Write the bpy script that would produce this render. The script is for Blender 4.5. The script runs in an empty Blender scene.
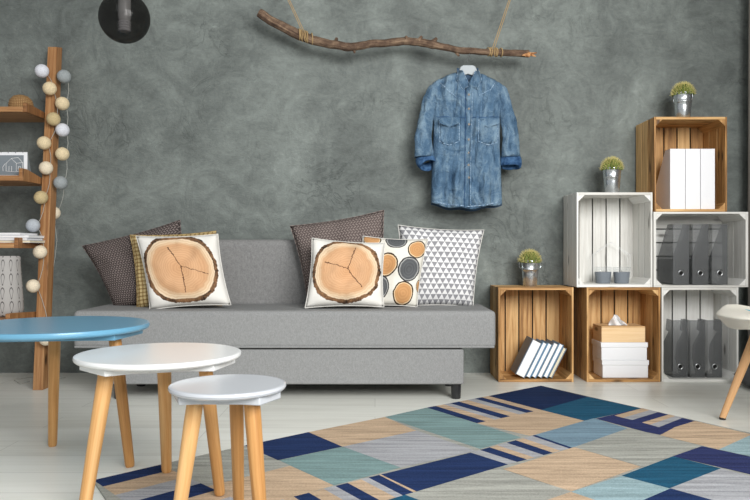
import bpy, bmesh, math, random
from mathutils import Vector, Matrix, noise
random.seed(7)
PI = math.pi
C = bpy.context.scene.collection
F = 729.0; CX = 375.0; CY = 250.0; H = 0.696      # lens in pixels of a 750 px frame, eye height
WALL = 4.13
K = 0.9358
def X(px, Y): return (px - CX) / F * Y
def Z(py, Y): return H - (py - CY) / F * Y
def P(px, py, Y): return Vector((X(px, Y), Y, Z(py, Y)))
def G(px, py, z=0.0):
    Y = (H - z) * F / (py - CY)
    return Vector((X(px, Y), Y, z))

# ------------------------------------------------------------------ nodes
class N:
    def __init__(s, nt, sock): s.nt = nt; s.s = sock
    def _m(s, op, o=None, o2=None, clamp=False):
        n = s.nt.nodes.new('ShaderNodeMath'); n.operation = op; n.use_clamp = clamp
        for i, v in enumerate((s, o, o2)):
            if v is None: continue
            if isinstance(v, N): s.nt.links.new(v.s, n.inputs[i])
            else: n.inputs[i].default_value = v
        return N(s.nt, n.outputs[0])
    def __add__(s, o): return s._m('ADD', o)
    def __radd__(s, o): return s._m('ADD', o)
    def __sub__(s, o): return s._m('SUBTRACT', o)
    def __rsub__(s, o): return (s * -1.0) + o
    def __mul__(s, o): return s._m('MULTIPLY', o)
    def __rmul__(s, o): return s._m('MULTIPLY', o)
    def __truediv__(s, o): return s._m('DIVIDE', o)
    def lt(s, o): return s._m('LESS_THAN', o)
    def gt(s, o): return s._m('GREATER_THAN', o)
    def frac(s): return s._m('FRACT')
    def floor(s): return s._m('FLOOR')
    def abs(s): return s._m('ABSOLUTE')
    def sin(s): return s._m('SINE')
    def sqrt(s): return s._m('SQRT')
    def mn(s, o): return s._m('MINIMUM', o)
    def mx(s, o): return s._m('MAXIMUM', o)
    def mod(s, o): return s._m('FLOORED_MODULO', o)
    def step(s, a, b):
        n = s.nt.nodes.new('ShaderNodeMapRange'); n.interpolation_type = 'SMOOTHSTEP'
        n.inputs['From Min'].default_value = a; n.inputs['From Max'].default_value = b
        s.nt.links.new(s.s, n.inputs['Value']); return N(s.nt, n.outputs[0])

def srgb(c):
    out = []
    for v in c[:3]:
        v = v / 255.0
        out.append(v / 12.92 if v <= 0.04045 else ((v + 0.055) / 1.055) ** 2.4)
    return (out[0], out[1], out[2], 1.0)

class Mat:
    def __init__(s, name, rough=0.5, spec=0.5, metal=0.0, col=None):
        s.m = bpy.data.materials.new(name); s.m.use_nodes = True
        s.nt = s.m.node_tree; s.b = s.nt.nodes['Principled BSDF']
        s.b.inputs['Roughness'].default_value = rough
        s.b.inputs['Specular IOR Level'].default_value = spec
        s.b.inputs['Metallic'].default_value = metal
        if col: s.b.inputs['Base Color'].default_value = srgb(col)
        s.L = s.nt.links.new
    def coord(s, kind='Object', scale=(1, 1, 1), rot=(0, 0, 0)):
        t = s.nt.nodes.new('ShaderNodeTexCoord'); mp = s.nt.nodes.new('ShaderNodeMapping')
        s.L(t.outputs[kind], mp.inputs[0]); mp.inputs['Scale'].default_value = scale; mp.inputs['Rotation'].default_value = rot
        return mp.outputs[0]
    def uv(s):
        t = s.nt.nodes.new('ShaderNodeTexCoord'); x = s.nt.nodes.new('ShaderNodeSeparateXYZ')
        s.L(t.outputs['UV'], x.inputs[0]); return N(s.nt, x.outputs[0]), N(s.nt, x.outputs[1])
    def noise(s, vec, scale, detail=4, rough=0.55, dist=0.0):
        n = s.nt.nodes.new('ShaderNodeTexNoise'); s.L(vec, n.inputs['Vector'])
        n.inputs['Scale'].default_value = scale; n.inputs['Detail'].default_value = detail
        n.inputs['Roughness'].default_value = rough; n.inputs['Distortion'].default_value = dist
        return N(s.nt, n.outputs['Fac'])
    def attr(s, name):
        n = s.nt.nodes.new('ShaderNodeAttribute'); n.attribute_name = name; return N(s.nt, n.outputs['Fac'])
    def ramp(s, fac, stops):
        n = s.nt.nodes.new('ShaderNodeValToRGB'); e = n.color_ramp.elements
        while len(e) > 1: e.remove(e[-1])
        e[0].position = stops[0][0]; e[0].color = srgb(stops[0][1])
        for p, c in stops[1:]:
            q = e.new(p); q.color = srgb(c)
        s.L(fac.s, n.inputs[0]); return n.outputs[0]
    def mix(s, fac, a, b, mode='MIX'):
        n = s.nt.nodes.new('ShaderNodeMix'); n.data_type = 'RGBA'; n.blend_type = mode
        for i, v in ((0, fac), (6, a), (7, b)):
            if isinstance(v, N): s.L(v.s, n.inputs[i])
            elif isinstance(v, bpy.types.NodeSocket): s.L(v, n.inputs[i])
            elif isinstance(v, (int, float)): n.inputs[i].default_value = v
            else: n.inputs[i].default_value = srgb(v)
        return n.outputs[2]
    def color(s, sock): s.L(sock, s.b.inputs['Base Color']); return s
    def rough(s, f): s.L(f.s, s.b.inputs['Roughness'])
    def bump(s, f, strength=0.3, dist=0.01):
        n = s.nt.nodes.new('ShaderNodeBump'); n.inputs['Strength'].default_value = strength; n.inputs['Distance'].default_value = dist
        s.L(f.s, n.inputs['Height']); s.L(n.outputs[0], s.b.inputs['Normal'])

def wood(name, dark, mid, light, rough=0.55, knots=True, contrast=1.0):
    m = Mat(name, rough, 0.35)
    v = m.coord('UV', (1.5, 28, 1)); g = m.noise(v, 2.0, 5, 0.6, 0.6)
    v2 = m.coord('UV', (4, 160, 1)); f = m.noise(v2, 1.5, 3, 0.6)
    t = m.attr('tint')
    fac = g * 0.75 * contrast + f * 0.3 + t * 0.36 - (0.15 + 0.375 * (contrast - 1))
    col = m.ramp(fac, [(0.22, dark), (0.5, mid), (0.78, light)])
    if knots:
        v3 = m.coord('UV', (4, 12, 1)); n = m.nt.nodes.new('ShaderNodeTexVoronoi'); m.L(v3, n.inputs['Vector']); n.inputs['Scale'].default_value = 1.0
        k = N(m.nt, n.outputs['Distance']).step(0.05, 0.18)
        col = m.mix(k, tuple(int(c * 0.7) for c in dark), col)
    m.color(col); m.bump(g + f * 0.5, 0.12, 0.002)
    return m.m

M = {}
M['pine'] = wood('crate_pine', (116, 80, 42), (184, 138, 84), (222, 182, 126), contrast=1.5)
M['pine_pale'] = wood('pale_pine', (196, 150, 96), (222, 184, 134), (236, 204, 160))
M['whitewash'] = wood('whitewashed_pine', (196, 193, 186), (222, 221, 216), (238, 238, 235), 0.6)
M['oak'] = wood('oak_leg', (168, 116, 62), (202, 150, 92), (222, 178, 122), 0.45, False)
M['ladderwood'] = wood('ladder_wood', (92, 60, 36), (152, 106, 66), (192, 148, 102), 0.5, True)
M['beech'] = wood('beech_leg', (196, 146, 100), (214, 166, 118), (226, 182, 136), 0.45, False)

def plain(name, col, rough=0.5, spec=0.5, metal=0.0, bump=0):
    m = Mat(name, rough, spec, metal, col)
    if bump: m.bump(m.noise(m.coord(), 60, 3), bump, 0.002)
    M[name] = m.m; return m.m
plain('white_lacquer', (236, 238, 238), 0.22)
plain('grey_lacquer', (196, 200, 206), 0.18)
plain('blue_lacquer', (104, 160, 190), 0.28)
plain('white_paper', (240, 240, 240), 0.6)
plain('white_card', (238, 239, 242), 0.5)
plain('cream_paper', (222, 212, 186), 0.7)
plain('book_blue', (96, 134, 164), 0.5)
plain('book_slate', (96, 112, 128), 0.5)
plain('black_plastic', (24, 25, 26), 0.5)
plain('leg_black', (34, 35, 37), 0.4)
plain('zinc', (206, 211, 214), 0.24, 0.5, 0.9)
plain('steel', (170, 172, 174), 0.3, 0.5, 1.0)
plain('candle_grey', (112, 120, 130), 0.6)
plain('soil', (70, 52, 38), 0.9)
plain('dark_hole', (12, 12, 12), 0.9)
plain('rope_mat', (168, 142, 102), 0.9, 0.2, 0, 0.6)
plain('cord_grey', (176, 176, 170), 0.6)
plain('card_grey', (126, 134, 140), 0.6)
plain('chair_white', (232, 228, 216), 0.5)
plain('chair_cyan', (60, 176, 200), 0.6)
plain('button_metal', (96, 92, 86), 0.5, 0.5, 0.4)
plain('hanger_plastic', (150, 158, 162), 0.4)
plain('cushion_dark', (92, 94, 96), 0.9, 0.2, 0, 0.5)
plain('black_fabric', (38, 38, 40), 0.9, 0.2)
plain('ceiling_paint', (222, 222, 220), 0.9, 0.2)

# wall stucco
m = Mat('stucco', 0.62, 0.3)
v = m.coord('Object')
a = m.noise(v, 1.3, 6, 0.6, 1.6); b = m.noise(v, 5.0, 8, 0.66, 2.4); c = m.noise(m.coord('Object', (1, 1, .6), (0, .5, 0)), 14, 6, 0.62, 3.2)
e = m.noise(m.coord('Object', (1, 1, .8), (0, .4, 0)), 5, 4, .6, 1.5); zone = m.noise(v, 1.7, 2).step(.50, .66); ridge = 1.0 - (((e - .5).abs() * 30.0).mn(1.0)) * 1.0
ridge = ridge * zone
g2 = m.noise(m.coord('Object', (1, 1, 2.2), (0, .7, 0)), 26, 5, .65, 1.0)
fac = a * 0.55 + b * 0.30 + g2 * .16 + c * 0.10 - 0.055 - ridge * .05
m.color(m.ramp(fac, [(0.34, (80, 85, 83)), (0.47, (104, 110, 107)), (0.58, (124, 131, 127)), (0.72, (156, 163, 158))]))
m.bump(b * 0.6 + c * 0.3 + g2 * .5 - ridge * 0.35, 0.45, 0.02)
M['stucco'] = m.m
m = Mat('side_wall', 0.8, 0.2, 0, (120, 116, 110)); M['side_wall'] = m.m
m = Mat('curtain_cloth', 0.9, 0.2)
m.color(m.ramp(m.noise(m.coord('Object', (60, 60, 2)), 3), [(0.3, (108, 103, 98)), (0.7, (132, 127, 121))])); M['curtain'] = m.m
# floor
m = Mat('floor_boards', 0.34, 0.45)
v = m.coord('Object', (0.5, 7, 1)); a = m.noise(v, 2.2, 5, 0.6, 0.5); b = m.noise(m.coord('Object', (1.2, 26, 1)), 2, 4, 0.6)
n = m.nt.nodes.new('ShaderNodeTexBrick'); m.L(m.coord('Object', (1, 1, 1)), n.inputs['Vector'])
n.inputs['Scale'].default_value = 1.0; n.inputs['Brick Width'].default_value = 1.3; n.inputs['Row Height'].default_value = 0.19
n.inputs['Mortar Size'].default_value = 0.0018; n.inputs['Color1'].default_value = (0, 0, 0, 1); n.inputs['Color2'].default_value = (1, 1, 1, 1); n.inputs['Mortar'].default_value = (.5, .5, .5, 1)
tone = N(m.nt, n.outputs['Color']); mort = N(m.nt, n.outputs['Fac'])
col = m.ramp(a * 0.5 + b * 0.4 + tone * 0.16, [(0.3, (216, 216, 207)), (0.5, (234, 235, 227)), (0.75, (243, 244, 238))])
col = m.mix(mort * 0.45, col, (168, 168, 160))
m.color(col); m.bump(b, 0.05, 0.002); M['floor'] = m.m
# fabrics
def fabric(name, c0, c1, scale=220, bump=0.25, sheen=0.0):
    m = Mat(name, 0.95, 0.15); v = m.coord()
    a = m.noise(v, scale, 3, 0.7); b = m.noise(m.coord('Object', (1, 1, .6)), scale * .6, 2, 0.6)
    m.color(m.ramp(a * 0.6 + b * 0.4, [(0.35, c0), (0.65, c1)])); m.bump(a + b, bump, 0.003)
    M[name] = m.m; return m.m
fabric('sofa_fabric', (126, 127, 127), (152, 153, 153), 300)
fabric('sofa_fabric_back', (118, 118, 118), (142, 142, 141), 130)
fabric('pillow_back', (204, 202, 197), (218, 216, 211))

def slice_mat(name, cx, cy, ax, ay, rays, seed):
    m = Mat(name, 0.9, 0.15); u, v = m.uv()
    nz = m.noise(m.coord('UV', (1, 1, 1)), 3.2 + seed, 4, 0.6); n2 = m.noise(m.coord('UV'), 22, 3, 0.6)
    dx = (u - cx) / ax; dy = (v - cy) / ay
    r0 = (dx * dx * dx * dx + dy * dy * dy * dy + dx * dx * dy * dy * 1.5).sqrt().sqrt()
    r = r0 + (nz - 0.5) * 0.24 + (n2 - .5) * .03
    wob = r * 1.0 + (nz - 0.5) * 0.05
    rings = (wob * 95.0).sin() * 0.5 + 0.5
    wcol = m.ramp(r, [(0.0, (204, 158, 118)), (0.45, (210, 168, 130)), (0.72, (200, 158, 120)), (0.84, (220, 196, 164)), (1.0, (226, 208, 182))])
    wcol = m.mix(rings * 0.28, wcol, (172, 122, 80))
    for (ang, L, wd) in rays:
        ca, sa = math.cos(ang), math.sin(ang)
        ox, oy = (u - (cx + .02)), (v - (cy + .02))
        t = ox * ca + oy * sa; d = (oy * ca - ox * sa + (n2 - .5) * .045).abs()
        mask = t.gt(0.0) * t.lt(L) * d.lt(wd)
        wcol = m.mix(mask * 0.9, wcol, (66, 40, 28))
    side = (nz * 3.0 - 1.0 + (n2 - .5) * 2).mn(1.0).mx(0.0)
    bark = m.mix(side, (44, 36, 32), (150, 112, 80))
    col = m.mix(r.step(0.93, 0.945), wcol, bark)
    col = m.mix((r + (n2 - .5) * .05).step(1.04, 1.055), col, (224, 222, 216))
    m.color(col); m.bump(m.noise(m.coord('UV'), 120, 2), 0.2, 0.002); M[name] = m.m
slice_mat('slice_one', .49, .51, .44, .46, [(-1.57, .36, .006), (2.0, .3, .006), (-0.35, .33, .004)], 0)
slice_mat('slice_two', .50, .51, .44, .46, [(1.3, .34, .005), (2.85, .33, .006), (-0.95, .33, .006)], 1.3)

m = Mat('dots_cloth', 0.9, 0.15); u, v = m.uv(); nz = m.noise(m.coord('UV'), 7, 3); n2 = m.noise(m.coord('UV'), 30, 3)
col = m.mix(0.0, (222, 219, 209), (222, 219, 209))
for (cx, cy, rx, ry, k) in [(.14, .95, .15, .1, 'o'), (.52, .95, .17, .13, 'g'), (.86, .82, .15, .14, 'o'), (.42, .58, .17, .17, 'o'), (.78, .52, .18, .18, 'g'), (.36, .25, .14, .18, 'g'), (.74, .17, .17, .18, 'o'), (.1, .55, .13, .16, 'g'), (.06, .15, .12, .15, 'o'), (1.02, .3, .08, .1, 'o')]:
    dx = (u - cx) / rx; dy = (v - cy) / ry; r = (dx * dx + dy * dy).sqrt() + (nz - .5) * .25
    rings = ((r * 26.0).sin() * .5 + .5) * .25
    if k == 'o': inner = m.mix(rings, (198, 150, 102), (150, 104, 64)); rim = (60, 46, 36)
    else: inner = m.mix(rings, (84, 86, 88), (120, 122, 124)); rim = (58, 58, 60)
    pale = (228, 200, 160) if k == 'o' else (160, 160, 158)
    ring = m.mix(r.step(.78, .82), inner, pale); ring = m.mix(r.step(.86, .9), ring, rim)
    col = m.mix(r.lt(1.0), col, ring)
m.color(col); M['dots'] = m.m

m = Mat('triangle_cloth', 0.9, 0.15); u, v = m.uv()
rows = v * 15.0; row = rows.floor(); par = row.mod(2.0) * 0.5
t = ((u * 13.0 + par).frac() - 0.5).abs() * 2.0
mask = t.lt(rows.frac() * -1.0 + 1.0)
col = m.mix(mask, (140, 140, 144), (222, 222, 222)); m.color(col); m.bump(m.noise(m.coord('UV'), 160, 2), .2, .002); M['triangles'] = m.m

def knit(name, c0, c1, s):
    m = Mat(name, 0.95, 0.1); u, v = m.uv()
    w = ((u * s * 6.283 + (v * s * 3.1416).sin() * 2.2).sin() * 0.5 + 0.5) * ((v * s * 6.283).sin() * 0.4 + 0.6)
    nz = m.noise(m.coord('UV'), 90, 2)
    m.color(m.ramp(w * .8 + nz * .3, [(0.2, c0), (0.75, c1)])); m.bump(w, 0.8, 0.006); M[name] = m.m
knit('knit_dark', (66, 59, 58), (142, 130, 126), 34)
knit('knit_brown', (92, 82, 80), (150, 138, 132), 30)
m = Mat('gold_cloth', 0.7, 0.3); u, v = m.uv()
w = ((u * 62.0).sin() * (v * 62.0).sin()).abs(); nz = m.noise(m.coord('UV'), 60, 3)
m.color(m.ramp(w * .8 + nz * .25, [(0.12, (116, 92, 52)), (0.3, (166, 138, 88)), (0.6, (206, 184, 134))])); m.bump(w, .4, .004); M['gold'] = m.m

m = Mat('denim', 0.9, 0.15); v = m.coord()
a = m.noise(v, 9, 6, 0.65, 1.2); b = m.noise(m.coord('Object', (1.5, 1, .75)), 13, 5, .6, .8); c = m.noise(v, 300, 2, .6)
m.color(m.ramp(a * .45 + b * .4 + c * .22, [(0.36, (54, 80, 106)), (0.50, (82, 110, 136)), (0.66, (132, 156, 174))]))
m.bump(b + a * 1.5, 1.0, .02); M['denim'] = m.m
m = Mat('denim_dark', 0.9, 0.15); v = m.coord(); a = m.noise(v, 40, 5, .65)
m.color(m.ramp(a, [(0.35, (34, 62, 98)), (0.65, (74, 108, 146))])); m.bump(a, .7, .006); M['denim_dark'] = m.m
m = Mat('denim_inside', 0.95, 0.1, 0, (66, 86, 108)); M['denim_inside'] = m.m
m = Mat('denim_seam', 0.9, 0.1); v = m.coord(); a = m.noise(v, 120, 2); m.color(m.ramp(a, [(.4, (100, 130, 160)), (.6, (164, 186, 206))])); M['denim_seam'] = m.m

m = Mat('bark', 0.85, 0.2); v = m.coord('UV', (3, 60, 1)); a = m.noise(v, 2, 6, .7, .8); b = m.noise(m.coord(), 26, 4)
m.color(m.ramp(a * .6 + b * .4, [(.34, (56, 44, 38)), (.5, (104, 84, 70)), (.66, (158, 134, 110))])); m.bump(a, .9, .008); M['bark'] = m.m
m = Mat('broken_wood', 0.8, 0.2); a = m.noise(m.coord(), 60, 4); m.color(m.ramp(a, [(.35, (120, 70, 40)), (.65, (204, 156, 108))])); M['broken'] = m.m
m = Mat('rattan', 0.8, 0.2); u, v = m.uv(); w = ((u * 260.0).sin() * .5 + .5) * ((v * 120.0).sin() * .5 + .5)
m.color(m.ramp(w, [(0.0, (130, 98, 62)), (.6, (184, 148, 104))])); m.bump(w, .6, .003); M['rattan'] = m.m

def ball_mat(name, c):
    m = Mat(name, 0.8, 0.2); w = m.noise(m.coord('Object', (1, 1, 1)), 90, 2, .5, 3.0)
    m.color(m.ramp(w, [(.3, tuple(int(x * .88) for x in c)), (.6, c)])); m.bump(w, .4, .003); M[name] = m.m
ball_mat('ball_white', (226, 228, 236)); ball_mat('ball_grey', (160, 166, 168)); ball_mat('ball_cream', (234, 214, 176)); ball_mat('ball_tan', (204, 184, 140)); ball_mat('ball_ivory', (240, 226, 200)); ball_mat('ball_bluegrey', (186, 192, 198))

m = Mat('cactus_green', 0.7, 0.3); a = m.noise(m.coord(), 60, 3); m.color(m.ramp(a, [(.3, (66, 84, 34)), (.7, (116, 128, 58))])); M['cactus'] = m.m
plain('spine_yellow', (206, 194, 124), 0.7)

def clear(name, tint, mixf, rough=0.05):
    mm = bpy.data.materials.new(name); mm.use_nodes = True; nt = mm.node_tree; nt.nodes.clear()
    o = nt.nodes.new('ShaderNodeOutputMaterial'); mx = nt.nodes.new('ShaderNodeMixShader'); t = nt.nodes.new('ShaderNodeBsdfTransparent')
    p = nt.nodes.new('ShaderNodeBsdfPrincipled'); p.inputs['Base Color'].default_value = srgb(tint[1]); p.inputs['Roughness'].default_value = rough
    t.inputs[0].default_value = srgb(tint[0]); mx.inputs[0].default_value = mixf
    nt.links.new(t.outputs[0], mx.inputs[1]); nt.links.new(p.outputs[0], mx.inputs[2]); nt.links.new(mx.outputs[0], o.inputs[0])
    M[name] = mm
clear('smoked_plastic', ((222, 223, 224), (140, 142, 143)), 0.27, 0.4)
clear('smoked_glass', ((160, 158, 157), (14, 14, 15)), 0.16, 0.03)
clear('clear_glass', ((247, 248, 248), (230, 232, 234)), 0.08, 0.03)

RUGC = {'navy': (34, 52, 92), 'violet': (48, 56, 98), 'deep': (26, 44, 80), 'teal': (34, 84, 112), 'beige': (192, 168, 142), 'aqua': (124, 150, 150), 'lilac': (166, 167, 172), 'greige': (162, 163, 156), 'sky': (146, 170, 176), 'bluegrey': (120, 146, 162)}
for k, cc in RUGC.items():
    m = Mat('rug_' + k, 0.95, 0.1)
    a = m.noise(m.coord('Object', (1.4, 22, 1), (0, 0, math.radians(-43))), 2.0, 5, .65, .6)
    b = m.noise(m.coord('Object', (1, 1, 1)), 160, 2)
    lo = tuple(int(x * .80) for x in cc); hi = tuple(min(255, int(x * 1.12 + 4)) for x in cc)
    m.color(m.ramp(a * .75 + b * .25, [(.32, lo), (.68, hi)])); m.bump(b, .5, .004); M['rug_' + k] = m.m

# ------------------------------------------------------------------ mesh building
class B:
    def __init__(s):
        s.bm = bmesh.new(); s.uv = s.bm.loops.layers.uv.new('UVMap'); s.t = s.bm.faces.layers.float.new('tint'); s.mi = 0
    def face(s, vs, uvs=None, tint=0.5, mi=None, smooth=False):
        try: f = s.bm.faces.new(vs)
        except ValueError: return None
        f[s.t] = tint; f.material_index = s.mi if mi is None else mi; f.smooth = smooth
        if uvs:
            for l, q in zip(f.loops, uvs): l[s.uv].uv = q
        return f
    def box(s, x0, x1, y0, y1, z0, z1, tint=None, xf=None):
        tint = random.random() if tint is None else tint
        c = [(x, y, z) for z in (z0, z1) for y in (y0, y1) for x in (x0, x1)]
        v = [s.bm.verts.new(xf @ Vector(p) if xf else p) for p in c]
        dims = (x1 - x0, y1 - y0, z1 - z0); la = dims.index(max(dims)); ou, ov = random.random() * 7, random.random() * 7
        for idx, drop in (((0, 2, 3, 1), 2), ((4, 5, 7, 6), 2), ((0, 1, 5, 4), 1), ((2, 6, 7, 3), 1), ((0, 4, 6, 2), 0), ((1, 3, 7, 5), 0)):
            uvs = []
            for i in idx:
                p = c[i]; oth = [p[a] for a in range(3) if a != la]
                uvs.append((p[la] + ou, sum(oth) + ov))
            s.face([v[i] for i in idx], uvs, tint)
        return s
    def prism(s, pts, axis, a0, a1, tint=None):
        """pts 2-D polygon in the other two axes, extruded along axis"""
        tint = random.random() if tint is None else tint
        def mk(p, a):
            if axis == 0: return (a, p[0], p[1])
            if axis == 1: return (p[0], a, p[1])
            return (p[0], p[1], a)
        A = [s.bm.verts.new(mk(p, a0)) for p in pts]; Bv = [s.bm.verts.new(mk(p, a1)) for p in pts]
        o = random.random() * 5
        n = len(pts)
        s.face(A, [(p[1] + o, p[0]) for p in pts], tint); s.face(Bv[::-1], [(p[1] + o, p[0]) for p in pts[::-1]], tint)
        for i in range(n):
            j = (i + 1) % n
            s.face([A[j], A[i], Bv[i], Bv[j]], [(a0 + o, .0), (a0 + o, .05), (a1 + o, .05), (a1 + o, .0)], tint)
        return s
    def tube(s, pts, radii, n=12, cap=True, tint=.5, flat=1.0):
        pts = [Vector(p) for p in pts]
        if not hasattr(radii, '__len__'): radii = [radii] * len(pts)
        T = []
        for i in range(len(pts)):
            a = pts[max(i - 1, 0)]; b = pts[min(i + 1, len(pts) - 1)]; T.append((b - a).normalized())
        up = Vector((0, 0, 1)) if abs(T[0].z) < .9 else Vector((0, 1, 0))
        side = T[0].cross(up).normalized(); rings = []; L = 0; Ls = []
        off = random.random() * 9
        for i, p in enumerate(pts):
            side = (side - T[i] * side.dot(T[i])).normalized(); o2 = T[i].cross(side)
            rings.append([s.bm.verts.new(p + (side * math.cos(2 * PI * k / n) + o2 * math.sin(2 * PI * k / n) * flat) * radii[i]) for k in range(n)])
            if i: L += (pts[i] - pts[i - 1]).length
            Ls.append(L)
        rr = max(radii)
        for i in range(len(pts) - 1):
            for k in range(n):
                k2 = (k + 1) % n
                q = [(Ls[i] + off, k / n * 6.28 * rr), (Ls[i] + off, (k + 1) / n * 6.28 * rr), (Ls[i + 1] + off, (k + 1) / n * 6.28 * rr), (Ls[i + 1] + off, k / n * 6.28 * rr)]
                s.face([rings[i][k], rings[i][k2], rings[i + 1][k2], rings[i + 1][k]], q, tint, smooth=True)
        if cap:
            s.face(rings[0][::-1], [(0, 0)] * n, tint); s.face(rings[-1], [(0, 0)] * n, tint)
        return s
    def lathe(s, prof, c=(0, 0, 0), n=48, tint=.5, sx=1, sy=1):
        rings = []
        for (r, z) in prof:
            if r < 1e-6: rings.append([s.bm.verts.new((c[0], c[1], c[2] + z))])
            else: rings.append([s.bm.verts.new((c[0] + r * sx * math.cos(2 * PI * k / n), c[1] + r * sy * math.sin(2 * PI * k / n), c[2] + z)) for k in range(n)])
        m = len(prof)
        for i in range(m - 1):
            a, b = rings[i], rings[i + 1]
            for k in range(n):
                k2 = (k + 1) % n; u0, u1 = k / n, (k + 1) / n; v0, v1 = i / (m - 1), (i + 1) / (m - 1)
                if len(a) == 1 and len(b) == 1: continue
                if len(a) == 1: s.face([a[0], b[k], b[k2]][::-1], [(u0, v0), (u0, v1), (u1, v1)], tint, smooth=True)
                elif len(b) == 1: s.face([a[k], a[k2], b[0]], [(u0, v0), (u1, v0), (u0, v1)], tint, smooth=True)
                else: s.face([a[k], a[k2], b[k2], b[k]], [(u0, v0), (u1, v0), (u1, v1), (u0, v1)], tint, smooth=True)
        return s
    def grid(s, fn, nu, nv, uvf=None, close_u=False, smooth=True, tint=.5):
        V = [[s.bm.verts.new(fn(i / nu, j / nv)) for i in range(nu + (0 if close_u else 1))] for j in range(nv + 1)]
        for j in range(nv):
            for i in range(nu):
                i2 = (i + 1) % len(V[0])
                q = [(i / nu, j / nv), ((i + 1) / nu, j / nv), ((i + 1) / nu, (j + 1) / nv), (i / nu, (j + 1) / nv)]
                s.face([V[j][i], V[j][i2], V[j + 1][i2], V[j + 1][i]], q, tint, smooth=smooth)
        return V
    def build(s, name, mats, parent=None, origin=None, bevel=0, sub=0, solid=0, angle=40, weld=False, props=None, seg=2):
        if weld: bmesh.ops.remove_doubles(s.bm, verts=s.bm.verts, dist=1e-5)
        bmesh.ops.recalc_face_normals(s.bm, faces=s.bm.faces)
        if origin is not None: bmesh.ops.translate(s.bm, verts=s.bm.verts, vec=-Vector(origin))
        me = bpy.data.meshes.new(name); s.bm.to_mesh(me); s.bm.free()
        if not isinstance(mats, (list, tuple)): mats = [mats]
        for q in mats: me.materials.append(M[q] if isinstance(q, str) else q)
        for p in me.polygons: p.use_smooth = True
        me.set_sharp_from_angle(angle=math.radians(angle))
        o = bpy.data.objects.new(name, me); C.objects.link(o)
        if parent is not None: o.parent = parent
        if origin is not None and parent is None: o.location = origin
        if solid:
            md = o.modifiers.new('solid', 'SOLIDIFY'); md.thickness = solid; md.offset = 0
        if bevel:
            md = o.modifiers.new('bevel', 'BEVEL'); md.width = bevel; md.segments = seg; md.limit_method = 'ANGLE'; md.angle_limit = math.radians(40)
        if sub:
            md = o.modifiers.new('sub', 'SUBSURF'); md.levels = sub; md.render_levels = sub
        return o

def tag(o, label=None, cat=None, group=None, kind=None):
    if label: o['label'] = label
    if cat: o['category'] = cat
    if group: o['group'] = group
    if kind: o['kind'] = kind
    return o
def thing(name, loc, label, cat, group=None, rot=(0, 0, 0)):
    o = bpy.data.objects.new(name, None); C.objects.link(o); o.location = loc; o.rotation_euler = rot; o.empty_display_size = .05
    return tag(o, label, cat, group)
def dup(root, loc, rot=None, label=None):
    r = root.copy(); C.objects.link(r); r.location = loc
    if rot: r.rotation_euler = rot
    if label: r['label'] = label
    for ch in root.children:
        c = ch.copy(); C.objects.link(c); c.parent = r
        for g in ch.children:
            d = g.copy(); C.objects.link(d); d.parent = c
    return r
def struct(name, b, m): return tag(b.build(name, m), kind='structure')

# ------------------------------------------------------------------ the room
struct('floor', B().box(-3.2, 2.25, -1.2, WALL + .1, -.05, 0), 'floor')
struct('wall_back', B().box(-3.2, 2.25, WALL, WALL + .1, 0, 2.75), 'stucco')
struct('wall_right', B().box(2.16, 2.25, 1.2, WALL, 0, 2.75), 'side_wall')
struct('ceiling', B().box(-3.2, 2.25, 1.9, WALL + .1, 2.75, 2.85), 'ceiling_paint')

# curtain gathered in the right corner
b = B()
def cf(u, v):
    y = 3.42 + u * .62
    return (2.085 + .022 * math.sin(u * 44) + .006 * math.sin(u * 17 + v * 3), y, .02 + v * 2.68)
b.grid(cf, 90, 12)
tag(b.build('curtain', 'curtain', origin=(2.09, 3.7, .02), solid=.004), 'grey brown curtain hanging in the right corner behind the crates', 'curtain')

# ------------------------------------------------------------------ sofa
sofa = thing('sofa', (-.43, 3.6, 0), 'long light grey fabric sofa bed with low backrest along the stucco wall', 'sofa')
SO = (-.43, 3.6, 0); YF = 3.37
def soft(name, x0, x1, y0, y1, z0, z1, mat, bev, par=sofa):
    return B().box(x0, x1, y0, y1, z0, z1).build(name, mat, par, SO, bevel=bev, seg=5)
soft('seat', -1.398, .560, YF, 3.85, .240, .415, 'sofa_fabric', .022)
soft('storage_base', -1.24, .412, YF + .01, 3.8, .072, .235, 'sofa_fabric', .008)
soft('backrest', -1.20, .36, 3.845, 4.10, .20, .752, 'sofa_fabric_back', .035)
# welt along the seat
b = B()
for z in (.247,):
    b.tube([(-1.39, YF + .004, z), (.552, YF + .004, z)], .005, 8)
b.build('piping', 'sofa_fabric', sofa, SO)
for x, y in ((-1.20, YF + .05), (.38, YF + .05), (-1.20, 3.74), (.38, 3.74)):
    B().lathe([(0, 0), (.020, 0), (.022, .004), (.0245, .074), (0, .074)], (x, y, 0), 20).build('leg', 'leg_black', sofa, SO)

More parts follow.
